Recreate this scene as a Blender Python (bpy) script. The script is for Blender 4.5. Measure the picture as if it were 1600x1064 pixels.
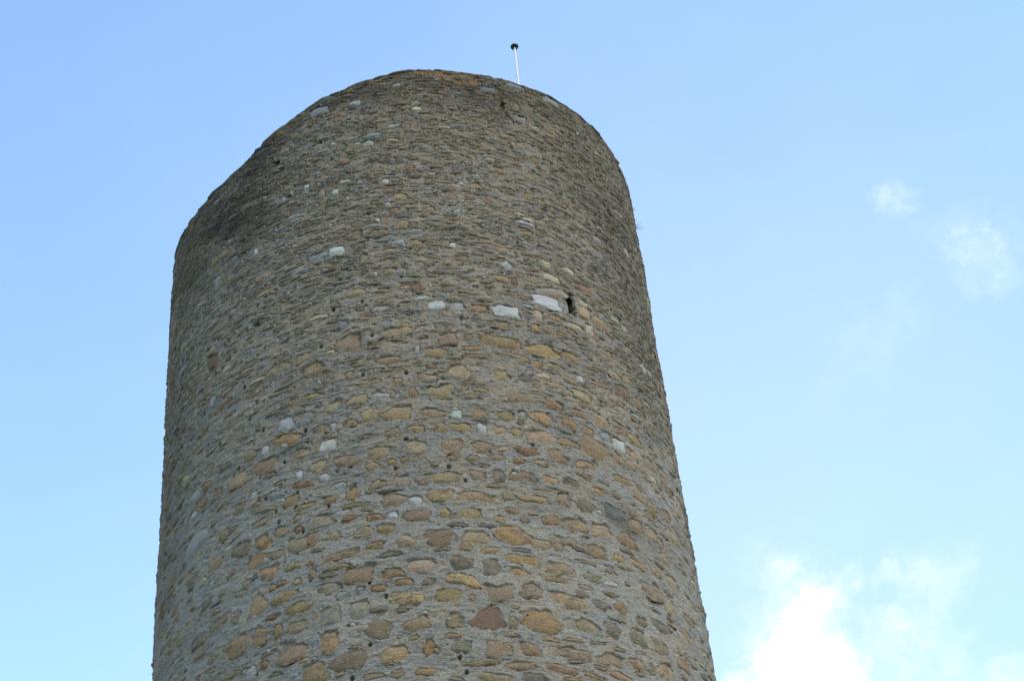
import bpy, math, random
import numpy as np

S = bpy.context.scene
for o in list(bpy.data.objects):
    bpy.data.objects.remove(o)

# ---------------------------------------------------------------- camera
CAM_Y, CAM_Z = -25.424, 1.6
cd = bpy.data.cameras.new("camera")
cd.sensor_width = 36.0
cd.lens = 2734.378 / 1600.0 * 36.0
cd.clip_start = 0.1
cd.clip_end = 6000
cam = bpy.data.objects.new("camera", cd)
S.collection.objects.link(cam)
from mathutils import Matrix, Vector
Rv = Vector((0.99641912, -0.00291613, -0.0845011))
Uv = Vector((0.06289173, -0.64241072, 0.76377555))
Fv = Vector((0.05651168, 0.76635499, 0.63992692))
Mx = Matrix(((Rv.x, Uv.x, -Fv.x, 0.0), (Rv.y, Uv.y, -Fv.y, CAM_Y), (Rv.z, Uv.z, -Fv.z, CAM_Z), (0, 0, 0, 1)))
cam.matrix_world = Mx
S.camera = cam

# ---------------------------------------------------------------- sky and sun
SUN_EL, SUN_AZ = math.radians(45), math.radians(136)     # azimuth from +Y towards +X: a veiled sun, high to the right
S.view_settings.view_transform = 'Standard'
S.view_settings.look = 'None'
S.view_settings.gamma = 1.0
S.view_settings.use_curve_mapping = False
S.view_settings.exposure = 1.5
W = bpy.data.worlds.new("World")
S.world = W
W.use_nodes = True
nt = W.node_tree
for n in list(nt.nodes):
    nt.nodes.remove(n)


def N(tree, kind, **kw):
    n = tree.nodes.new(kind)
    for k, v in kw.items():
        if k == 'inp':
            for i, val in v.items():
                n.inputs[i].default_value = val
        else:
            setattr(n, k, v)
    return n


def mathn(tree, op, a, b=None, c=None, clamp=False):
    n = tree.nodes.new('ShaderNodeMath')
    n.operation = op
    n.use_clamp = clamp
    for i, v in enumerate((a, b, c)):
        if v is None:
            continue
        if isinstance(v, (int, float)):
            n.inputs[i].default_value = v
        else:
            tree.links.new(v, n.inputs[i])
    return n.outputs[0]


sky = N(nt, 'ShaderNodeTexSky', sky_type='NISHITA')
sky.sun_disc = False
sky.sun_elevation = SUN_EL
sky.sun_rotation = SUN_AZ
sky.altitude = 100
sky.air_density = 1.05
sky.dust_density = 0.8
sky.ozone_density = 1.0
tc = N(nt, 'ShaderNodeTexCoord')
nz = N(nt, 'ShaderNodeTexNoise', inp={'Scale': 9.0, 'Detail': 7.0, 'Roughness': 0.62})
nt.links.new(tc.outputs['Generated'], nz.inputs['Vector'])
sub = N(nt, 'ShaderNodeVectorMath', operation='SUBTRACT')
nt.links.new(nz.outputs['Color'], sub.inputs[0])
sub.inputs[1].default_value = (0.5, 0.5, 0.5)
scl = N(nt, 'ShaderNodeVectorMath', operation='SCALE')
nt.links.new(sub.outputs[0], scl.inputs[0])
scl.inputs['Scale'].default_value = 0.17
add = N(nt, 'ShaderNodeVectorMath', operation='ADD')
nt.links.new(tc.outputs['Generated'], add.inputs[0])
nt.links.new(scl.outputs[0], add.inputs[1])
nf = N(nt, 'ShaderNodeTexNoise', inp={'Scale': 24.0, 'Detail': 8.0, 'Roughness': 0.62})
nt.links.new(add.outputs[0], nf.inputs['Vector'])
fine = N(nt, 'ShaderNodeMapRange', inp={1: 0.36, 2: 0.64, 3: 0.05, 4: 1.5})
nt.links.new(nf.outputs['Fac'], fine.inputs[0])
CLOUDS = [  # direction, inner radius, outer radius, opacity
    ((0.2020, 0.8590, 0.4660), 0.010, 0.095, 0.62),
    ((0.2110, 0.8470, 0.4880), 0.004, 0.060, 0.42),
    ((0.2260, 0.8340, 0.5030), 0.000, 0.038, 0.55),
    ((0.1700, 0.8720, 0.4550), 0.020, 0.070, 0.8),
    ((0.2852, 0.8171, 0.5010), 0.000, 0.036, 0.28),
    ((0.2780, 0.8270, 0.4880), 0.000, 0.026, 0.22),
    ((0.3128, 0.7069, 0.6344), 0.000, 0.036, 0.22),
    ((0.2711, 0.6975, 0.6633), 0.000, 0.020, 0.17),
    ((0.3081, 0.8393, 0.4479), 0.006, 0.040, 0.42),
    ((0.2238, 0.7612, 0.6086), 0.000, 0.040, 0.07),
    ((0.2625, 0.7440, 0.6145), 0.000, 0.030, 0.06),
    ((0.0155, 0.6520, 0.7581), 0.000, 0.022, 0.05),
    ((-0.1655, 0.8539, 0.4935), 0.000, 0.020, 0.10),
]
acc = None
for c, r0, r1, s in CLOUDS:
    L_ = math.sqrt(sum(x * x for x in c))
    dn = N(nt, 'ShaderNodeVectorMath', operation='DISTANCE')
    nt.links.new(add.outputs[0], dn.inputs[0])
    dn.inputs[1].default_value = (c[0] / L_ + 0.0059, c[1] / L_ + 0.0071, c[2] / L_ - 0.0090)
    mr = N(nt, 'ShaderNodeMapRange', interpolation_type='SMOOTHSTEP', inp={1: r1, 2: r0, 3: 0.0, 4: s})
    nt.links.new(dn.outputs['Value'], mr.inputs[0])
    v = mr.outputs[0]
    acc = v if acc is None else mathn(nt, 'ADD', acc, v)
acc = mathn(nt, 'MULTIPLY', acc, fine.outputs[0])
# thin high veil low in the sky behind the tower
dv = N(nt, 'ShaderNodeVectorMath', operation='DISTANCE')
nt.links.new(add.outputs[0], dv.inputs[0])
dv.inputs[1].default_value = (0.165, 0.843, 0.512)
mv = N(nt, 'ShaderNodeMapRange', interpolation_type='SMOOTHSTEP', inp={1: 0.52, 2: 0.0, 3: 0.0, 4: 0.22})
nt.links.new(dv.outputs['Value'], mv.inputs[0])
acc = mathn(nt, 'ADD', acc, mv.outputs[0])
# low clouds all round the horizon, below what the photograph shows
sep = N(nt, 'ShaderNodeSeparateXYZ')
nt.links.new(tc.outputs['Generated'], sep.inputs[0])
nb = N(nt, 'ShaderNodeTexNoise', inp={'Scale': 3.2, 'Detail': 8.0, 'Roughness': 0.6})
nt.links.new(add.outputs[0], nb.inputs['Vector'])
band = N(nt, 'ShaderNodeMapRange', interpolation_type='SMOOTHSTEP', inp={1: 0.44, 2: 0.2, 3: 0.0, 4: 1.0})
nt.links.new(sep.outputs['Z'], band.inputs[0])
nb2 = N(nt, 'ShaderNodeMapRange', interpolation_type='SMOOTHSTEP', inp={1: 0.40, 2: 0.60, 3: 0.0, 4: 0.9})
nt.links.new(nb.outputs['Fac'], nb2.inputs[0])
low = mathn(nt, 'MULTIPLY', band.outputs[0], nb2.outputs[0])
mask = mathn(nt, 'ADD', acc, low, clamp=True)
mix = N(nt, 'ShaderNodeMix', data_type='RGBA')
nt.links.new(mask, mix.inputs['Factor'])
tint = N(nt, 'ShaderNodeVectorMath', operation='MULTIPLY')
nt.links.new(sky.outputs[0], tint.inputs[0])
tint.inputs[1].default_value = (0.93, 1.035, 1.0)
nt.links.new(tint.outputs[0], mix.inputs['A'])
mix.inputs['B'].default_value = (3.0, 3.1, 3.15, 1)
bg = N(nt, 'ShaderNodeBackground', inp={'Strength': 0.15})
nt.links.new(mix.outputs['Result'], bg.inputs['Color'])
wo = N(nt, 'ShaderNodeOutputWorld')
nt.links.new(bg.outputs[0], wo.inputs['Surface'])

sd = bpy.data.lights.new("sun", 'SUN')
sd.energy = 0.5
sd.angle = math.radians(25)
sd.color = (1.0, 0.90, 0.76)
sun = bpy.data.objects.new("sun", sd)
S.collection.objects.link(sun)
sdir = Vector((math.sin(SUN_AZ) * math.cos(SUN_EL), math.cos(SUN_AZ) * math.cos(SUN_EL), math.sin(SUN_EL)))
sun.rotation_euler = sdir.to_track_quat('Z', 'Y').to_euler()
sun.location = sdir * 200

# ---------------------------------------------------------------- helpers
R = 4.5
rng = np.random.default_rng(11)


def link(o, parent=None):
    S.collection.objects.link(o)
    if parent is not None:
        o.parent = parent
    return o


def mesh_np(name, verts, faces, mat, smooth=True, uv=None, cols=None):
    """faces: int array (n,3) or (n,4), or a list of such arrays"""
    me = bpy.data.meshes.new(name)
    verts = np.asarray(verts, dtype=np.float32)
    fl = faces if isinstance(faces, list) else [faces]
    tot = sum(len(f) for f in fl)
    idx = np.concatenate([np.asarray(f, dtype=np.int32).ravel() for f in fl])
    starts, k = [], 0
    for f in fl:
        n = len(f)
        starts.append(k + np.arange(n) * f.shape[1])
        k += n * f.shape[1]
    me.vertices.add(len(verts))
    me.vertices.foreach_set('co', verts.ravel())
    me.loops.add(len(idx))
    me.loops.foreach_set('vertex_index', idx)
    me.polygons.add(tot)
    me.polygons.foreach_set('loop_start', np.concatenate(starts).astype(np.int32))
    me.update(calc_edges=True)
    if smooth:
        me.polygons.foreach_set('use_smooth', np.ones(tot, dtype=bool))
    if uv is not None:
        l = me.uv_layers.new(name='UVMap')
        l.data.foreach_set('uv', np.asarray(uv, dtype=np.float32)[idx].ravel())
    for nm, arr in (cols or {}).items():
        a = me.color_attributes.new(name=nm, type='FLOAT_COLOR', domain='POINT')
        arr = np.asarray(arr, dtype=np.float32)
        a.data.foreach_set('color', np.concatenate([arr, np.ones((len(arr), 1), np.float32)], 1).ravel())
    me.materials.append(mat)
    me.validate()
    return me


def cyl(u, v, h):
    """u: metres round the wall (0 faces the camera), v: height, h: outward offset"""
    t = u / R
    return np.stack([(R + h) * np.sin(t), -(R + h) * np.cos(t), v + 0 * u], -1)


def sm(a, b, x):
    t = np.clip((x - a) / (b - a), 0, 1)
    return t * t * (3 - 2 * t)


U0, V0 = -8.2, 9.0       # noise domain corner


def noise(u, v, su, sv, seed):
    r = np.random.default_rng(seed)
    nu, nv = int(18.0 / su) + 4, int(20.0 / sv) + 4
    g = r.random((nu, nv)).astype(np.float32)
    x = np.clip((u - U0) / su, 0, nu - 2.01)
    y = np.clip((v - V0) / sv, 0, nv - 2.01)
    i, j = x.astype(np.int32), y.astype(np.int32)
    fx, fy = x - i, y - j
    fx = fx * fx * (3 - 2 * fx)
    fy = fy * fy * (3 - 2 * fy)
    a = g[i, j] * (1 - fx) + g[i + 1, j] * fx
    b = g[i, j + 1] * (1 - fx) + g[i + 1, j + 1] * fx
    return a * (1 - fy) + b * fy


def fbm(u, v, su, sv, seed, oc=3, gain=0.55):
    s, a, t = 0, 1.0, 0
    for k in range(oc):
        s = s + a * noise(u, v, su / 2 ** k, sv / 2 ** k, seed + 97 * k)
        t += a
        a *= gain
    return s / t


# ruined top of the wall: angle (degrees) -> height
RIM_T = np.array([-180, -130, -100, -85, -72.5, -65.2, -58.3, -51.8, -44.0, -38.0, -33.1, -28.1, -24.3, -20.2, -17.0, -11.4, -6.0,
                  0.8, 6.2, 10.5, 14.9, 20.7, 24.6, 27.8, 32.4, 36.6, 43.7, 47.4, 53.2, 58.7, 63.5, 68.4, 76, 100, 130, 180])
RIM_Z = np.array([25.1, 24.8, 24.5, 24.4, 24.42, 24.35, 24.28, 24.28, 24.30, 24.37, 24.53, 24.74, 24.86, 24.99, 25.12, 25.22, 25.34,
                  25.49, 25.54, 25.56, 25.54, 25.56, 25.60, 25.61, 25.64, 25.67, 25.69, 25.70, 25.72, 25.70, 25.67, 25.64, 25.6, 25.5, 25.3, 25.1])


def rim(u):
    d = np.degrees(u / R)
    return np.interp(d, RIM_T, RIM_Z)


# ---------------------------------------------------------------- materials
def wall_material(name, attr_a, attr_b=None, rough=0.95, grain=1.0, dirt=1.0):
    m = bpy.data.materials.new(name)
    m.use_nodes = True
    t = m.node_tree
    b = t.nodes['Principled BSDF']
    b.inputs['Roughness'].default_value = rough
    b.inputs['Specular IOR Level'].default_value = 0.2
    uv = N(t, 'ShaderNodeUVMap', uv_map='UVMap')
    A = N(t, 'ShaderNodeAttribute', attribute_name=attr_a)
    col = A.outputs['Color']
    if attr_b:
        B = N(t, 'ShaderNodeAttribute', attribute_name=attr_b)
        mp = N(t, 'ShaderNodeMapping', inp={'Scale': (7.0, 12.0, 1.0)})
        t.links.new(uv.outputs[0], mp.inputs[0])
        n0 = N(t, 'ShaderNodeTexNoise', inp={'Scale': 1.0, 'Detail': 5.0, 'Roughness': 0.7, 'Distortion': 0.6})
        t.links.new(mp.outputs[0], n0.inputs['Vector'])
        r0 = N(t, 'ShaderNodeMapRange', inp={1: 0.47, 2: 0.57, 3: 0.0, 4: 1.0})
        t.links.new(n0.outputs['Fac'], r0.inputs[0])
        mx = N(t, 'ShaderNodeMix', data_type='RGBA')
        t.links.new(r0.outputs[0], mx.inputs['Factor'])
        t.links.new(col, mx.inputs['A'])
        t.links.new(B.outputs['Color'], mx.inputs['B'])
        col = mx.outputs['Result']
        # lime wash smeared over the face
        mp3 = N(t, 'ShaderNodeMapping', inp={'Location': (3.1, 7.7, 0), 'Scale': (11.0, 19.0, 1.0)})
        t.links.new(uv.outputs[0], mp3.inputs[0])
        n3 = N(t, 'ShaderNodeTexNoise', inp={'Scale': 1.0, 'Detail': 6.0, 'Roughness': 0.75})
        t.links.new(mp3.outputs[0], n3.inputs['Vector'])
        r3 = N(t, 'ShaderNodeMapRange', inp={1: 0.54, 2: 0.64, 3: 0.0, 4: 0.8 * dirt})
        t.links.new(n3.outputs['Fac'], r3.inputs[0])
        mx3 = N(t, 'ShaderNodeMix', data_type='RGBA')
        t.links.new(r3.outputs[0], mx3.inputs['Factor'])
        t.links.new(col, mx3.inputs['A'])
        mx3.inputs['B'].default_value = (0.225, 0.205, 0.168, 1)
        # dark mineral specks
        mp4 = N(t, 'ShaderNodeMapping', inp={'Location': (9.1, 2.7, 0), 'Scale': (17.0, 34.0, 1.0)})
        t.links.new(uv.outputs[0], mp4.inputs[0])
        n4 = N(t, 'ShaderNodeTexNoise', inp={'Scale': 1.0, 'Detail': 4.0, 'Roughness': 0.8})
        t.links.new(mp4.outputs[0], n4.inputs['Vector'])
        r4 = N(t, 'ShaderNodeMapRange', inp={1: 0.55, 2: 0.68, 3: 0.0, 4: 0.75 * dirt})
        t.links.new(n4.outputs['Fac'], r4.inputs[0])
        mx4 = N(t, 'ShaderNodeMix', data_type='RGBA')
        t.links.new(r4.outputs[0], mx4.inputs['Factor'])
        t.links.new(mx3.outputs['Result'], mx4.inputs['A'])
        mx4.inputs['B'].default_value = (0.085, 0.075, 0.06, 1)
        col = mx4.outputs['Result']
    mp2 = N(t, 'ShaderNodeMapping', inp={'Scale': (26.0, 48.0, 1.0)})
    t.links.new(uv.outputs[0], mp2.inputs[0])
    n1 = N(t, 'ShaderNodeTexNoise', inp={'Scale': 1.0, 'Detail': 6.0, 'Roughness': 0.75})
    t.links.new(mp2.outputs[0], n1.inputs['Vector'])
    r1 = N(t, 'ShaderNodeMapRange', inp={1: 0.32, 2: 0.68, 3: 1 - 0.55 * grain, 4: 1 + 0.55 * grain})
    t.links.new(n1.outputs['Fac'], r1.inputs[0])
    sc = N(t, 'ShaderNodeVectorMath', operation='SCALE')
    t.links.new(col, sc.inputs[0])
    t.links.new(r1.outputs[0], sc.inputs['Scale'])
    t.links.new(sc.outputs[0], b.inputs['Base Color'])
    bp = N(t, 'ShaderNodeBump', inp={'Strength': 1.0, 'Distance': 0.04 * grain})
    t.links.new(n1.outputs['Fac'], bp.inputs['Height'])
    t.links.new(bp.outputs[0], b.inputs['Normal'])
    return m


def simple_material(name, colour, rough=0.6, metal=0.0, var=0.15, scale=20.0):
    m = bpy.data.materials.new(name)
    m.use_nodes = True
    t = m.node_tree
    b = t.nodes['Principled BSDF']
    b.inputs['Roughness'].default_value = rough
    b.inputs['Metallic'].default_value = metal
    tc_ = N(t, 'ShaderNodeTexCoord')
    n1 = N(t, 'ShaderNodeTexNoise', inp={'Scale': scale, 'Detail': 4.0})
    t.links.new(tc_.outputs['Object'], n1.inputs['Vector'])
    r1 = N(t, 'ShaderNodeMapRange', inp={1: 0.3, 2: 0.7, 3: 1 - var, 4: 1 + var})
    t.links.new(n1.outputs['Fac'], r1.inputs[0])
    sc = N(t, 'ShaderNodeVectorMath', operation='SCALE')
    sc.inputs[0].default_value = colour
    t.links.new(r1.outputs[0], sc.inputs['Scale'])
    t.links.new(sc.outputs[0], b.inputs['Base Color'])
    return m


M_MORTAR = wall_material('lime_mortar', 'tone')
M_PALE = wall_material('pale_stone', 'tone_a', 'tone_b', grain=0.45, dirt=0.35)
M_STONE = wall_material('rubble_stone', 'tone_a', 'tone_b', grain=1.0)

PAL0 = {'O': (.47, .285, .125), 'o': (.41, .275, .15), 't': (.40, .300, .185), 'y': (.40, .295, .155), 'r': (.31, .20, .135),
       'R': (.32, .165, .10), 'g': (.37, .36, .33), 'w': (.50, .48, .43), 'W': (.60, .58, .54), 'd': (.19, .165, .13),
       'n': (.300, .240, .160), 'p': (.21, .18, .17), 'c': (.46, .39, .27), 'b': (.33, .325, .315)}
PAL = {k: tuple(x * 0.80 for x in v) for k, v in PAL0.items()}
PAL['w'], PAL['W'], PAL['c'] = (.36, .345, .31), (.43, .415, .38), (.39, .32, .215)

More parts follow.
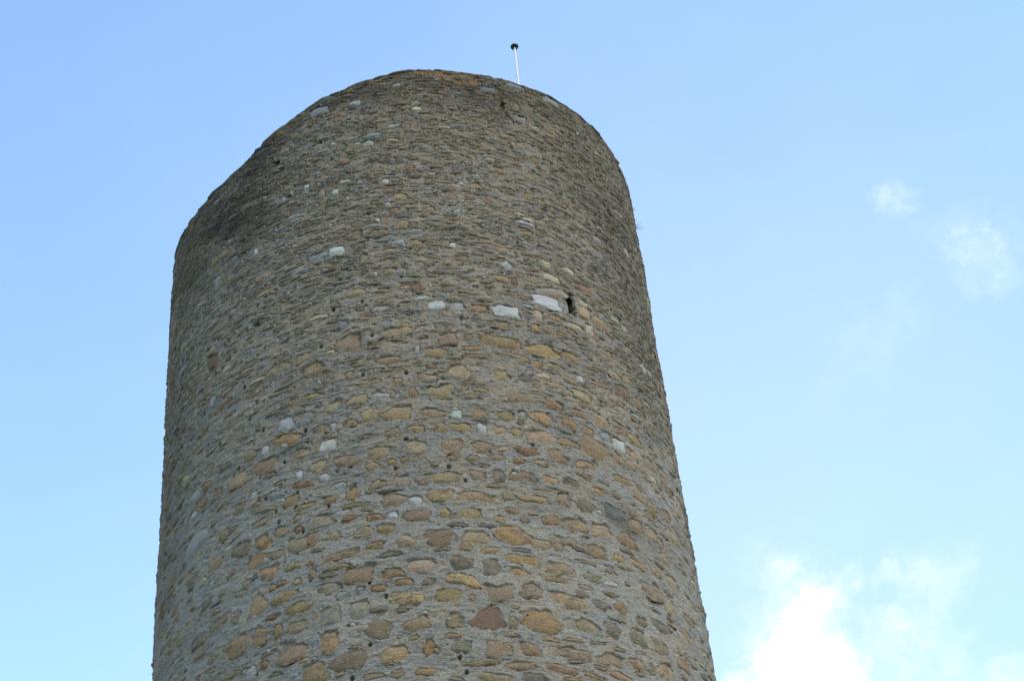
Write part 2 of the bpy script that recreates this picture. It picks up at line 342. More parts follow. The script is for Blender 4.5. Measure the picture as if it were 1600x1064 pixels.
STONES = """36.91,17.538,0.58,0.37,yo 19.90,14.179,0.54,0.35,On -51.34,16.862,0.59,0.29,bg 47.70,15.266,0.48,0.31,tn 17.48,19.248,0.63,0.24,yO
10.31,14.150,0.43,0.34,Rr -14.67,13.705,0.53,0.27,nr -25.74,14.083,0.42,0.33,on 26.97,19.240,0.57,0.24,Oy 16.33,15.575,0.49,0.28,Or
-38.06,14.545,0.44,0.31,or -12.73,19.322,0.40,0.33,to 25.84,14.583,0.54,0.24,od -12.41,15.062,0.45,0.26,ro -31.79,17.459,0.43,0.27,or
29.22,20.326,0.46,0.24,Wb 4.89,18.177,0.41,0.26,to -21.26,13.660,0.37,0.28,yo -26.56,17.796,0.53,0.19,Or 26.14,13.735,0.55,0.18,tr
31.53,20.600,0.57,0.18,tg -9.11,14.127,0.37,0.27,ny 2.39,15.513,0.38,0.26,ro 12.50,14.583,0.37,0.27,rn 24.10,17.468,0.42,0.24,to
47.41,14.314,0.39,0.25,tr -3.63,17.787,0.41,0.24,oy -4.19,14.532,0.44,0.22,Od 35.64,15.989,0.40,0.24,tr -33.06,15.048,0.29,0.33,yo
-18.05,14.493,0.32,0.30,tg 24.64,15.109,0.42,0.22,to 39.63,16.411,0.39,0.24,gn 41.02,14.285,0.35,0.27,nd 47.86,13.921,0.37,0.25,tr
-38.34,17.467,0.32,0.29,on 11.56,13.681,0.36,0.26,rt -20.66,18.988,0.40,0.23,on 57.47,18.733,0.52,0.17,tn 48.31,19.095,0.35,0.26,or
-24.16,15.829,0.38,0.24,no 54.74,14.247,0.35,0.26,to 56.33,15.674,0.32,0.28,t 4.60,16.559,0.47,0.19,on 42.05,15.995,0.37,0.24,or
29.82,15.957,0.37,0.24,or -18.15,14.102,0.26,0.33,Or 33.64,13.777,0.43,0.20,to 8.73,18.554,0.34,0.25,to 33.58,15.567,0.38,0.22,on
54.49,17.861,0.35,0.24,rt 8.88,15.504,0.36,0.23,on 19.94,19.910,0.39,0.21,Wb 18.66,14.654,0.30,0.27,tr -19.58,16.097,0.41,0.20,tg
35.67,18.539,0.43,0.19,yt 45.38,16.362,0.33,0.24,oy 29.31,14.236,0.38,0.21,tn -1.03,15.068,0.37,0.22,og -37.14,16.135,0.36,0.23,n
58.97,16.676,0.40,0.20,to 27.61,17.137,0.33,0.24,or 11.65,15.016,0.25,0.31,dn -33.58,15.827,0.33,0.23,o 9.89,16.219,0.51,0.15,oy
-14.22,17.068,0.40,0.19,tn 21.00,18.157,0.45,0.17,to -6.52,13.708,0.34,0.23,Oc 5.96,17.144,0.29,0.27,on 6.17,14.790,0.47,0.16,Oy
-30.48,15.515,0.31,0.24,on 33.69,20.371,0.23,0.32,gn 25.04,17.854,0.33,0.23,Oo 39.95,18.179,0.33,0.23,to -44.49,16.168,0.33,0.22,no
44.31,20.356,0.38,0.20,on 66.65,15.226,0.33,0.23,g -17.96,24.828,0.34,0.22,bg -42.95,15.079,0.43,0.17,nt 2.92,16.235,0.33,0.22,or
49.04,14.688,0.43,0.17,dn -5.68,16.225,0.33,0.22,rt -7.81,17.119,0.34,0.21,to 19.28,16.644,0.39,0.18,ro -24.07,14.761,0.45,0.16,oy
7.12,19.223,0.30,0.24,ro -47.24,20.223,0.30,0.24,Rn -49.67,19.184,0.31,0.23,gn -2.98,19.413,0.40,0.18,ot -48.83,15.007,0.37,0.19,n
4.39,18.937,0.32,0.22,on -0.77,17.134,0.29,0.25,tn 34.97,14.259,0.28,0.25,nd 50.49,18.172,0.37,0.19,o -32.03,16.118,0.27,0.26,Or
3.46,14.552,0.37,0.19,yO -28.92,19.239,0.41,0.17,yn -12.78,14.507,0.27,0.25,tg -22.45,18.069,0.30,0.22,gn 6.09,15.067,0.30,0.22,dO
17.77,15.174,0.48,0.14,Oy -1.02,15.897,0.33,0.20,rn -35.14,14.015,0.29,0.22,gn -2.57,14.123,0.36,0.18,yo 2.94,17.763,0.39,0.16,on
-32.58,14.527,0.24,0.27,or 50.28,16.391,0.25,0.26,to 8.36,15.918,0.42,0.15,oy 53.28,15.190,0.21,0.31,to -15.44,15.443,0.50,0.13,on
60.93,15.221,0.39,0.16,ny -7.03,18.127,0.31,0.20,gn -44.36,17.431,0.27,0.23,rn 28.11,18.155,0.32,0.19,or -19.72,17.091,0.31,0.20,tr
24.90,15.564,0.22,0.28,tn 33.77,19.295,0.32,0.19,Oy -9.38,17.802,0.27,0.22,to 53.88,19.114,0.33,0.18,or 59.91,17.775,0.28,0.21,o
40.47,21.001,0.37,0.16,Rr -17.94,14.950,0.32,0.18,tg 2.26,18.431,0.33,0.18,td -27.18,15.004,0.41,0.14,yo 32.42,16.342,0.31,0.19,nd
38.58,25.565,0.34,0.17,wp 10.65,13.246,0.44,0.13,on 17.76,13.278,0.40,0.14,nd 17.33,13.710,0.28,0.21,ro 12.04,17.142,0.32,0.18,on
44.46,17.862,0.27,0.21,wg 22.96,13.461,0.48,0.12,ro 15.25,13.451,0.42,0.13,on 58.67,17.028,0.26,0.22,rt 17.10,18.541,0.26,0.21,yo
-26.73,18.124,0.24,0.23,wg 4.38,14.139,0.23,0.24,od 21.04,17.128,0.37,0.15,Ro -52.56,16.224,0.27,0.20,n 39.93,13.814,0.31,0.17,or
27.49,16.357,0.23,0.24,tr -59.59,15.970,0.35,0.15,no -24.64,14.462,0.31,0.17,nt -3.64,15.476,0.30,0.18,on 21.43,15.485,0.30,0.17,t
5.11,13.722,0.28,0.19,nd -11.48,18.148,0.34,0.16,ot 43.63,17.146,0.41,0.13,oy -37.97,16.904,0.27,0.19,n -13.17,16.468,0.22,0.24,Or
-3.86,16.546,0.26,0.20,tg 48.63,17.849,0.30,0.17,o -28.01,16.159,0.25,0.20,no -6.15,14.986,0.30,0.17,o -11.25,20.332,0.33,0.15,ot
-23.03,19.278,0.26,0.20,to 43.44,17.545,0.26,0.19,or -52.32,17.732,0.30,0.17,bg 30.09,17.484,0.31,0.16,oy 72.30,16.941,0.37,0.13,rt
21.54,16.275,0.43,0.11,oy 33.57,17.133,0.36,0.14,or 50.93,16.718,0.31,0.16,rn -9.21,18.442,0.34,0.14,yn 54.62,16.056,0.26,0.19,t
58.53,14.856,0.29,0.17,o -11.30,15.734,0.28,0.17,tn -17.50,17.437,0.27,0.18,wc 50.51,15.654,0.32,0.15,t -42.11,22.632,0.23,0.20,pr
46.56,19.343,0.31,0.15,t 48.74,16.963,0.39,0.12,or -34.34,18.990,0.32,0.15,tn 17.46,17.771,0.23,0.20,oy 56.86,18.215,0.25,0.18,t
13.97,19.904,0.31,0.15,or -5.07,18.856,0.34,0.14,oy -23.39,17.443,0.27,0.17,to 37.75,14.701,0.23,0.19,Or 35.55,13.536,0.41,0.11,o
50.45,19.434,0.25,0.18,ot 8.27,17.494,0.28,0.16,o -32.45,16.472,0.36,0.12,ny 24.23,15.933,0.28,0.16,oy 33.09,14.641,0.28,0.16,dn
-25.54,16.639,0.25,0.18,or 31.13,17.861,0.27,0.17,Oy 44.77,15.638,0.32,0.14,o -42.07,16.571,0.22,0.20,or -14.70,21.328,0.23,0.19,Wb
-55.15,19.106,0.22,0.20,p -21.25,15.846,0.18,0.24,Or -29.11,15.790,0.34,0.13,tn -19.42,17.786,0.26,0.16,on -47.12,19.421,0.23,0.19,gw
-18.85,21.319,0.29,0.15,gb 5.10,19.925,0.24,0.17,Wg -0.52,13.748,0.17,0.25,Od -16.50,15.257,0.40,0.10,yo -35.44,17.807,0.23,0.18,no
-16.62,18.152,0.26,0.16,ty 29.51,16.704,0.30,0.13,rd -7.12,15.741,0.26,0.16,oy 31.80,20.930,0.30,0.13,cy 52.45,16.885,0.21,0.19,o
53.49,16.303,0.20,0.21,t 42.86,22.792,0.27,0.15,tg 31.33,20.023,0.33,0.12,on 27.59,15.610,0.26,0.16,ny 21.10,20.933,0.21,0.19,g
1.50,20.291,0.20,0.19,ro 4.38,17.468,0.22,0.18,oy 28.79,25.536,0.34,0.11,bg 18.26,19.616,0.27,0.14,on 40.41,17.891,0.25,0.16,g
-6.01,19.918,0.32,0.12,gw 0.28,16.532,0.22,0.17,n 21.04,25.197,0.26,0.15,bg 35.80,17.859,0.23,0.17,or -47.56,18.063,0.22,0.18,to
20.83,18.985,0.46,0.08,oy -48.20,17.754,0.22,0.17,rn -49.75,17.521,0.23,0.17,or 33.91,18.144,0.26,0.14,or -28.74,16.825,0.29,0.13,g
54.20,22.529,0.21,0.17,or -0.38,17.471,0.26,0.14,o 12.08,17.777,0.22,0.16,or 14.61,16.613,0.18,0.21,nd 32.11,15.080,0.28,0.13,n
-55.64,22.187,0.21,0.17,rn 10.60,16.590,0.23,0.16,on 28.91,24.697,0.22,0.16,g -17.27,15.794,0.27,0.13,to -0.62,22.346,0.21,0.17,t
42.97,14.614,0.22,0.16,n -8.23,16.543,0.26,0.14,ny 40.07,20.067,0.16,0.22,cw 46.12,18.191,0.33,0.11,o 47.28,17.572,0.19,0.18,or
35.81,16.699,0.26,0.13,oy 44.07,19.739,0.30,0.11,ot 65.76,20.746,0.24,0.14,ot -17.95,22.715,0.16,0.21,tg -12.94,16.237,0.41,0.08,oy
-43.86,22.450,0.23,0.15,on -1.53,13.377,0.28,0.12,On -23.11,16.845,0.37,0.09,Or 19.35,20.621,0.27,0.13,yn -25.30,15.468,0.23,0.14,y
9.42,19.946,0.22,0.15,wg 29.04,23.186,0.22,0.15,ty 11.32,20.957,0.24,0.14,yo -15.09,20.340,0.24,0.14,tg -28.50,14.494,0.15,0.22,oy
22.65,18.561,0.25,0.13,pn 7.94,13.459,0.48,0.07,o -46.52,21.988,0.19,0.17,gw 42.69,18.983,0.33,0.10,or 29.30,18.964,0.27,0.12,on
-4.89,17.438,0.22,0.15,tr -4.15,20.689,0.20,0.15,ny -36.99,22.450,0.21,0.15,no 32.93,16.901,0.28,0.11,r 6.74,20.644,0.26,0.12,pn
24.84,16.657,0.24,0.13,o -38.20,15.027,0.16,0.19,n 55.60,20.125,0.20,0.15,g 16.83,14.944,0.24,0.13,Oc 27.87,24.994,0.22,0.14,tr
-42.10,17.850,0.26,0.12,dn -9.01,15.493,0.23,0.13,o -9.09,15.971,0.26,0.12,Or 23.39,16.933,0.27,0.11,t -60.95,16.650,0.26,0.11,r
4.42,23.348,0.37,0.08,t 59.14,20.106,0.20,0.15,wt -0.59,21.717,0.18,0.16,ot 61.18,22.914,0.16,0.19,w 23.99,14.907,0.39,0.08,to
-5.43,19.590,0.20,0.15,g 12.46,18.889,0.34,0.08,o 38.21,24.678,0.25,0.11,on 29.62,13.443,0.35,0.08,o -13.92,19.740,0.18,0.16,g
-13.20,17.750,0.20,0.14,or 20.89,17.818,0.16,0.18,gn 14.28,16.944,0.28,0.10,rt 38.97,15.594,0.21,0.14,o -17.42,16.442,0.23,0.13,ot
62.48,20.142,0.18,0.15,w 26.98,21.793,0.24,0.12,yn -18.57,23.926,0.17,0.17,gn 28.16,22.696,0.18,0.16,On -1.39,16.158,0.17,0.17,wg
-22.48,16.453,0.34,0.08,on -8.81,14.774,0.23,0.12,oy -4.34,14.821,0.30,0.09,o -41.36,22.168,0.27,0.10,gb 16.16,16.247,0.21,0.13,n
-12.61,23.400,0.19,0.14,rn 43.63,13.835,0.14,0.20,tr 14.54,22.392,0.19,0.15,rn 19.28,17.472,0.17,0.16,o 27.15,19.986,0.16,0.17,cy
-10.37,13.407,0.29,0.09,ty 48.25,20.034,0.24,0.11,gc 65.87,15.637,0.33,0.08,o -48.37,14.755,0.31,0.09,On 36.14,20.003,0.28,0.10,c
32.89,24.588,0.23,0.11,gt 5.28,22.031,0.18,0.15,on 7.55,17.741,0.16,0.17,wg 36.57,21.237,0.19,0.14,c 7.57,24.169,0.19,0.14,yn
-29.84,14.761,0.25,0.10,R -42.65,19.391,0.27,0.10,tn 15.81,22.668,0.21,0.12,oc -20.75,18.452,0.34,0.08,yo 28.83,14.735,0.21,0.12,n
29.14,18.575,0.30,0.09,oy 21.30,24.187,0.20,0.12,rn -6.23,13.394,0.19,0.13,oy -1.37,20.661,0.16,0.16,gt 31.13,23.686,0.15,0.17,oy
1.94,21.281,0.18,0.14,ot -44.47,14.553,0.16,0.16,n 21.10,19.212,0.15,0.16,oy -10.21,21.628,0.18,0.14,on 11.93,15.298,0.28,0.09,o
-47.79,22.502,0.19,0.13,tc -15.80,14.776,0.21,0.12,gy -1.58,21.290,0.21,0.12,gt 26.65,20.720,0.20,0.12,yn -43.88,19.599,0.55,0.04,gw
-39.82,15.803,0.22,0.11,rn -6.47,15.298,0.35,0.07,n -9.30,16.891,0.23,0.11,oy 15.43,23.366,0.16,0.15,tn 53.30,20.691,0.16,0.15,cg
15.98,17.480,0.20,0.12,o -42.83,19.141,0.35,0.07,Rp -7.22,23.736,0.19,0.13,wg 19.60,23.375,0.20,0.12,tg 40.63,16.760,0.20,0.12,no
12.30,17.486,0.13,0.18,wc -0.72,18.165,0.14,0.17,ot -40.21,21.205,0.20,0.12,rn 17.06,22.494,0.26,0.09,p -19.09,20.023,0.30,0.08,ct
12.56,18.218,0.23,0.10,on -9.08,21.047,0.15,0.16,tg -13.11,23.769,0.20,0.12,ng 14.56,14.110,0.12,0.19,no -29.54,18.391,0.30,0.08,n
-3.23,22.519,0.18,0.13,on -11.92,18.976,0.26,0.09,n 36.23,21.041,0.28,0.08,ng -25.98,23.172,0.23,0.10,ot 25.70,18.915,0.16,0.14,or
0.04,14.790,0.17,0.13,rn -1.24,24.092,0.25,0.09,gw 5.86,24.324,0.24,0.09,yn -20.83,14.173,0.12,0.18,g 36.63,14.470,0.34,0.06,n
28.73,19.681,0.18,0.12,oy 30.03,14.889,0.27,0.08,t 48.74,17.189,0.14,0.15,ro -40.97,20.983,0.18,0.12,gw -53.34,17.415,0.23,0.09,wg
-13.78,16.028,0.22,0.10,Rd -25.96,18.468,0.29,0.07,ot -31.54,17.753,0.14,0.16,w -13.54,24.465,0.17,0.13,on -39.82,16.583,0.21,0.10,rp
-47.35,16.332,0.16,0.13,g -35.66,15.498,0.14,0.15,ny 3.94,15.938,0.14,0.15,o -52.79,18.742,0.22,0.10,tg -37.20,20.980,0.16,0.13,t
11.15,19.259,0.16,0.13,rn 30.62,21.205,0.16,0.13,cy 16.44,15.994,0.18,0.12,o 44.18,18.687,0.26,0.08,or -15.77,16.664,0.20,0.10,g
14.05,15.834,0.17,0.12,ot -54.43,19.800,0.25,0.08,on 30.97,15.327,0.34,0.06,n 11.50,19.039,0.29,0.07,or -10.31,21.344,0.24,0.08,rn
-4.05,23.245,0.25,0.08,p -21.34,15.232,0.12,0.16,or 30.89,22.676,0.20,0.10,yn -31.54,14.046,0.15,0.13,or 3.12,24.116,0.14,0.14,tr
10.36,22.348,0.18,0.11,on -9.67,24.795,0.18,0.11,wg -56.96,18.300,0.17,0.12,cy 26.42,18.692,0.21,0.09,cy 43.86,20.798,0.26,0.07,t
-1.07,19.601,0.17,0.11,t -59.37,23.597,0.25,0.08,oc 24.76,19.910,0.11,0.17,p -3.52,18.419,0.15,0.12,yt -33.27,16.818,0.18,0.10,or
-34.29,17.030,0.14,0.13,wt -24.80,17.246,0.22,0.08,tg -2.12,22.063,0.18,0.10,yo 20.04,21.257,0.16,0.12,on -9.40,19.763,0.23,0.08,rt
26.12,13.953,0.33,0.06,o 21.38,13.905,0.27,0.07,o 6.24,15.718,0.28,0.07,pr 35.78,14.877,0.28,0.06,o -3.92,23.111,0.14,0.13,t 7.26,15.324,0.20,0.09,o
-29.79,18.996,0.14,0.13,gt -47.70,20.480,0.18,0.10,ct -30.97,14.197,0.25,0.07,n -57.02,19.501,0.24,0.07,g 47.52,22.459,0.19,0.09,w
6.33,16.920,0.20,0.09,n -24.20,16.090,0.13,0.13,o 22.06,23.098,0.18,0.09,or -18.61,16.873,0.14,0.12,w -29.04,13.824,0.23,0.07,n
18.91,15.861,0.18,0.10,rd -12.94,18.690,0.14,0.12,on 32.18,19.710,0.21,0.08,O -2.40,20.821,0.15,0.12,tg -28.02,17.021,0.20,0.08,n
27.75,21.214,0.15,0.11,yo -10.31,17.440,0.22,0.08,or 39.86,19.234,0.36,0.05,on -15.51,25.083,0.27,0.06,gb -1.01,20.326,0.17,0.10,or
3.10,15.311,0.23,0.07,n -23.11,20.473,0.36,0.04,ng 17.52,15.322,0.25,0.07,p -5.65,20.278,0.17,0.09,on 18.83,16.920,0.17,0.10,o
32.98,21.856,0.15,0.11,yn -16.54,17.761,0.10,0.15,wc -23.70,17.051,0.10,0.15,Wb 29.55,15.527,0.21,0.07,p 10.17,16.920,0.16,0.10,no
23.57,16.468,0.35,0.04,o -44.20,21.778,0.22,0.07,on -24.40,15.192,0.14,0.11,t 1.61,21.663,0.15,0.10,t 22.31,20.579,0.11,0.14,rn
-4.96,22.971,0.19,0.08,oy 35.59,18.885,0.13,0.12,w 3.78,13.226,0.19,0.08,t 37.91,16.911,0.23,0.06,n 11.57,15.710,0.25,0.06,p 11.32,16.778,0.28,0.05,n
36.59,15.287,0.22,0.07,n 7.88,23.490,0.11,0.13,oy 14.59,22.011,0.19,0.08,ot 51.75,18.732,0.22,0.07,g 24.98,13.322,0.30,0.05,o
-28.76,22.053,0.15,0.10,gt -19.11,23.274,0.17,0.09,gn 43.95,22.480,0.32,0.04,wp -27.74,15.249,0.18,0.08,o 11.26,22.017,0.14,0.10,gw
-5.67,15.964,0.13,0.11,W 26.02,19.701,0.13,0.11,O -38.10,20.393,0.25,0.06,rn -5.47,16.912,0.12,0.12,oy -49.94,19.733,0.24,0.06,tc
-22.94,13.889,0.16,0.08,t 31.33,13.993,0.30,0.04,n -29.67,15.237,0.12,0.11,o 4.17,24.508,0.14,0.09,c -6.92,22.081,0.15,0.09,d
18.13,22.341,0.13,0.10,or 22.13,24.348,0.21,0.06,t 16.15,17.103,0.15,0.09,o -25.94,18.934,0.21,0.06,on -3.33,15.919,0.09,0.14,or
1.68,23.045,0.18,0.07,or -15.07,18.386,0.26,0.05,g -0.09,25.127,0.14,0.09,W -2.89,16.928,0.14,0.09,o -4.78,25.146,0.19,0.06,o
-14.85,22.692,0.10,0.12,wg 3.30,18.660,0.17,0.07,or 9.54,18.243,0.11,0.11,ot -12.56,22.894,0.16,0.07,wg -17.16,24.499,0.25,0.04,g
-3.70,22.739,0.11,0.11,wg -48.70,14.393,0.11,0.10,r 48.58,20.971,0.17,0.07,o -33.75,15.545,0.10,0.11,p -52.46,24.079,0.13,0.09,t
-16.33,13.533,0.15,0.07,ro 13.84,19.373,0.12,0.09,o 5.30,21.093,0.18,0.06,g 9.66,21.248,0.10,0.10,w 0.69,19.015,0.08,0.13,wc -21.67,15.433,0.13,0.08,R
7.64,14.487,0.10,0.10,t -45.14,15.869,0.11,0.09,w -12.34,14.814,0.12,0.08,g 40.89,14.037,0.21,0.04,g -34.32,22.027,0.08,0.12,W
-3.17,13.907,0.16,0.06,o -20.00,15.609,0.20,0.04,n 36.15,15.383,0.20,0.04,p -9.37,22.826,0.12,0.07,w -3.58,22.204,0.12,0.07,W
-47.63,18.680,0.20,0.04,g -28.54,23.147,0.13,0.07,t -39.40,21.286,0.19,0.04,t -8.75,18.667,0.10,0.09,yw -16.76,23.369,0.10,0.08,gw
14.33,13.905,0.18,0.04,o -40.58,23.365,0.14,0.05,w 0.80,13.685,0.07,0.11,od -3.68,18.122,0.07,0.10,w -13.99,14.279,0.15,0.04,p
-25.08,23.035,0.08,0.09,W 7.25,17.835,0.11,0.06,w -21.40,23.035,0.09,0.08,W 41.20,25.281,0.14,0.04,oc 15.33,14.355,0.13,0.04,o
50.19,22.487,0.10,0.05,w -19.48,23.641,0.10,0.05,t -5.86,21.856,0.09,0.06,W -32.20,23.202,0.06,0.08,W -12.31,17.581,0.10,0.04,w
-27.66,15.911,0.08,0.05,wc -15.70,22.586,0.08,0.04,W -34.33,22.825,0.06,0.06,W -5.61,13.953,0.07,0.05,o -12.08,22.496,0.06,0.06,W
-24.04,21.900,0.07,0.04,W"""
HOLES = """-15.93,20.091 -14.22,20.670 -29.19,20.931 -33.89,20.791 -1.43,20.563 -9.82,20.132 -11.78,18.828 -37.04,19.195 -18.82,19.395 -1.67,18.562 -10.22,18.630 -8.08,19.385 -33.84,18.771 -31.04,21.006 -33.35,22.296 -35.58,18.511 -32.25,18.178 -22.48,17.846 -21.99,17.628 -18.11,17.662 -30.43,17.278 -27.11,17.391 -38.39,17.665 -16.02,16.916 -24.32,16.734 -33.08,16.913 -31.35,16.859 -17.77,16.322 -24.68,16.486 -29.10,16.556 -28.55,16.345 -23.20,16.043 -13.31,16.962 -4.78,16.787 -44.30,18.398 -2.53,17.294 -10.52,14.900 -7.60,14.629 -14.28,13.434 -10.78,13.902 -53.58,14.680 0.44,22.854 -7.71,22.051 -25.76,22.945 -19.52,23.441 10.23,19.684 8.77,21.819 8.15,16.496 22.22,17.272 5.29,16.756 5.68,13.328 4.66,13.559"""


def parse(txt):
    out = []
    for it in txt.split():
        a, b, w, h, c = it.split(',')
        out.append((math.radians(float(a)) * R, float(b), float(w), float(h), c))
    return out


LISTED = parse(STONES)
HOLE_PTS = [tuple(map(float, h.split(','))) for h in HOLES.split()]

# ---------------------------------------------------------------- stones: outline, size, tone
def outline(seed, square=False):
    r = np.random.default_rng(seed)
    amp = np.array([0.05, 0.09, 0.065, 0.05, 0.035, 0.03, 0.025, 0.02]) * r.uniform(0.4, 1.7, 8)
    ph = r.uniform(0, 6.283, 8)
    e = r.uniform(2.1, 3.4)
    tilt = r.normal(0, 0.09)
    if square:
        amp, e, tilt = amp * 0.35, r.uniform(4.0, 7.0), tilt * 0.4
    def f(phi):
        c, s = np.abs(np.cos(phi)), np.abs(np.sin(phi))
        rr = (c ** e + s ** e) ** (-1 / e)
        for k in range(8):
            rr = rr * (1 + amp[k] * np.cos((k + 2) * phi + ph[k]))
        return rr
    return f, tilt


class Stone:
    __slots__ = ('u', 'v', 'w', 'h', 'f', 'tilt', 'a', 'b', 'lift', 'dome', 'area', 'seed', 'sl', 'sx', 'pale')


def make_stone(u, v, w, h, code, seed, lift, dome):
    s = Stone()
    s.u, s.v, s.w, s.h, s.seed = u, v, w, h, seed
    s.pale = code[0] in 'wWcb'
    s.f, s.tilt = outline(seed, s.pale and w * h > 0.012)
    r = np.random.default_rng(seed + 5)
    k = r.uniform(0.82, 1.15)
    a = np.array(PAL[code[0]]) * k * r.uniform(0.94, 1.06, 3)
    if len(code) > 1:
        b = np.array(PAL[code[1]]) * k
        b = a * 0.5 + b * 0.5 if s.pale else b * 0.78 + np.array([0.12, 0.10, 0.07]) * 0.22
    else:
        b = a * r.uniform(0.6, 1.15)
    s.a, s.b = a, b
    s.lift, s.dome = lift, dome
    s.area = w * h
    # faces lie at a slight angle: most lean out towards the bottom
    s.sl = r.normal(-0.075, 0.06)
    s.sx = r.normal(0, 0.04)
    return s


stones = []
for i, (u, v, w, h, c) in enumerate(LISTED):
    rr = np.random.default_rng(i * 3 + 1)
    up = sm(20.0, 23.0, v)
    # higher up the mortar laps further over the faces, so they sit flatter
    k = 1.07 if c[0] not in 'wWc' else 1.12
    stones.append(make_stone(u, v, w * k, h * k, c, 1000 + i, rr.uniform(-0.010, 0.004), rr.uniform(0.004, 0.016)))

# thin rubble between them, laid in rough courses wherever the wall is still free
OC = 0.02
ou, ov = int(15.2 / OC), int(17.0 / OC)
occ = np.zeros((ou, ov), dtype=bool)


def cells(u, v, w, h, pad):
    i0, i1 = int((u - w / 2 - pad + 7.6) / OC), int((u + w / 2 + pad + 7.6) / OC) + 1
    j0, j1 = int((v - h / 2 - pad - 10.0) / OC), int((v + h / 2 + pad - 10.0) / OC) + 1
    return max(i0, 0), min(i1, ou), max(j0, 0), min(j1, ov)


for s in stones:
    i0, i1, j0, j1 = cells(s.u, s.v, s.w, s.h, -0.01)
    occ[i0:i1, j0:j1] = True
SLIT_U, SLIT_V = math.radians(35.9) * R, 20.50
i0, i1, j0, j1 = cells(SLIT_U, SLIT_V, 0.45, 0.66, 0)
occ[i0:i1, j0:j1] = True
fill = []
r = np.random.default_rng(5)
z = 10.6
course = 0
while z < 25.7:
    up = float(sm(17.0, 21.5, z))
    ch = r.uniform(0.085, 0.15) * (1 - up) + r.uniform(0.05, 0.095) * up
    u = -7.4 + r.uniform(0, 0.3)
    while u < 7.4:
        big = r.random() < 0.22
        w = (r.uniform(0.10, 0.34) if not big else r.uniform(0.3, 0.5)) * (0.8 if up > .5 else 1)
        h = min(ch * r.uniform(0.35, 0.95) * (1.35 if big else 1), w * 0.8)
        vv = z + r.normal(0, 0.018)
        gap = r.uniform(0.02, 0.16 - 0.09 * up)
        if vv + h / 2 < rim(u) - 0.07:
            i0, i1, j0, j1 = cells(u, vv, w, h, -0.012 + 0.012 * (1 - up))
            skip = r.random() < (0.58 * (1 - up) + 0.12 * up)
            if not skip and not occ[i0:i1, j0:j1].any():
                occ[i0:i1, j0:j1] = True
                q = r.random()
                # more gold in the lower wall and on the right, more grey slate high up and left
                warm = 0.72 * (1 - up) + 0.20 * up + (0.10 if u > 1 else -0.04)
                if q < warm * 0.62:
                    code = r.choice(['on', 'oy', 'to', 'yn', 'or', 'ny'])
                elif q < warm * 0.8:
                    code = r.choice(['rn', 'ro', 'pn'])
                elif q < warm * 0.8 + 0.10:
                    code = r.choice(['dn', 'nd', 'pd'])
                elif q < warm * 0.8 + 0.17:
                    code = r.choice(['wg', 'gt', 'ct'])
                else:
                    code = r.choice(['gn', 'nt', 'nt', 'ng', 'g', 'n'] if up > 0.4 else ['nt', 'to', 'no', 'on', 'n'])
                fill.append(make_stone(u, vv, w, h, str(code), 20000 + len(fill) * 7, r.uniform(-0.008, 0.008), r.uniform(0.008, 0.02)))
        u += w + gap
    z += ch * r.uniform(0.9, 1.05)
    course += 1
# pale quartz chips, most of them high on the left
for k in range(300):
    u = r.uniform(-6.6, 2.0) if k % 3 else r.uniform(-6.6, 6.6)
    vv = r.uniform(19.5, 25.2) if k % 4 else r.uniform(13, 20)
    if vv > rim(u) - 0.1:
        continue
    w = r.uniform(0.028, 0.075) if k % 9 else r.uniform(0.08, 0.12)
    fill.append(make_stone(u, vv, w, w * r.uniform(0.5, 1.1), str(r.choice(['W', 'w', 'wg', 'cg', 'wn', 'wn'])), 90000 + k * 7, 0.004, 0.012))
# the colours of the thin rubble are muted by the lime wash that laps over it
for s in fill:
    up = float(sm(17.5, 22.0, s.v))
    base = np.array([0.220, 0.183, 0.138])
    kk = 0.14 + 0.16 * up
    if s.seed < 90000 and not s.pale:
        s.a = s.a * (1 - kk) + base * kk
        s.b = s.b * (1 - kk) + base * kk

# ---------------------------------------------------------------- the wall as a relief grid
NU, NV = 1120, 900
uu = np.linspace(-math.radians(92) * R, math.radians(92) * R, NU).astype(np.float32)
V_LO = 11.0
tt = np.linspace(0, 1, NV).astype(np.float32)
top = rim(uu) + 0.03 * (fbm(uu, 0 * uu + 12, 0.5, 1, 41, 3) - 0.5) * 2
UU = np.repeat(uu[:, None], NV, 1)
VV = V_LO + (top[:, None] - V_LO) * tt[None, :]
du = uu[1] - uu[0]


def relief(u, v):
    calm_ = 0.50 + 0.32 * sm(15.5, 20.0, v)
    h = 0.055 * (fbm(u, v, 1.5, 1.1, 1, 2) - 0.5) + 0.030 * (fbm(u, v, 0.38, 0.26, 2, 2) - 0.5)
    # ragged lips of mortar and slate: each row ends in a small overhang
    for k, (per, a, su) in enumerate(((0.130, 0.030, 0.20), (0.083, 0.030, 0.13), (0.052, 0.022, 0.085))):
        vw = v + 0.055 * (noise(u, v, 0.55, 0.5, 60 + k) - 0.5) + 0.03 * (noise(u, v, 0.13, 0.2, 70 + k) - 0.5)
        q = vw / per
        row = np.floor(q)
        t = q - row
        rr_ = np.random.default_rng(80 + k).random(600)
        off = rr_[np.clip(row.astype(np.int32) % 599, 0, 599)] * 31.0
        n = noise(u + (off % 1.7), V0 + (row * 0.37 + off) % 18.0, su, 0.05, 90 + k)
        amp = sm(0.55, 0.85, n)
        h = h + a * amp * calm_ * np.exp(-2.6 * t) * sm(0, 0.10, t)
    h = h + 0.026 * (fbm(u, v, 0.10, 0.050, 3, 3, 0.8) - 0.5)
    # pits
    p = noise(u, v, 0.075, 0.038, 7)
    h = h - 0.032 * sm(0.80, 0.95, p) * calm_
    return h


H = relief(UU, VV)
base_h = H.copy()
edge_n = (fbm(UU, VV, 0.085, 0.055, 21, 3, 0.8) - 0.5)


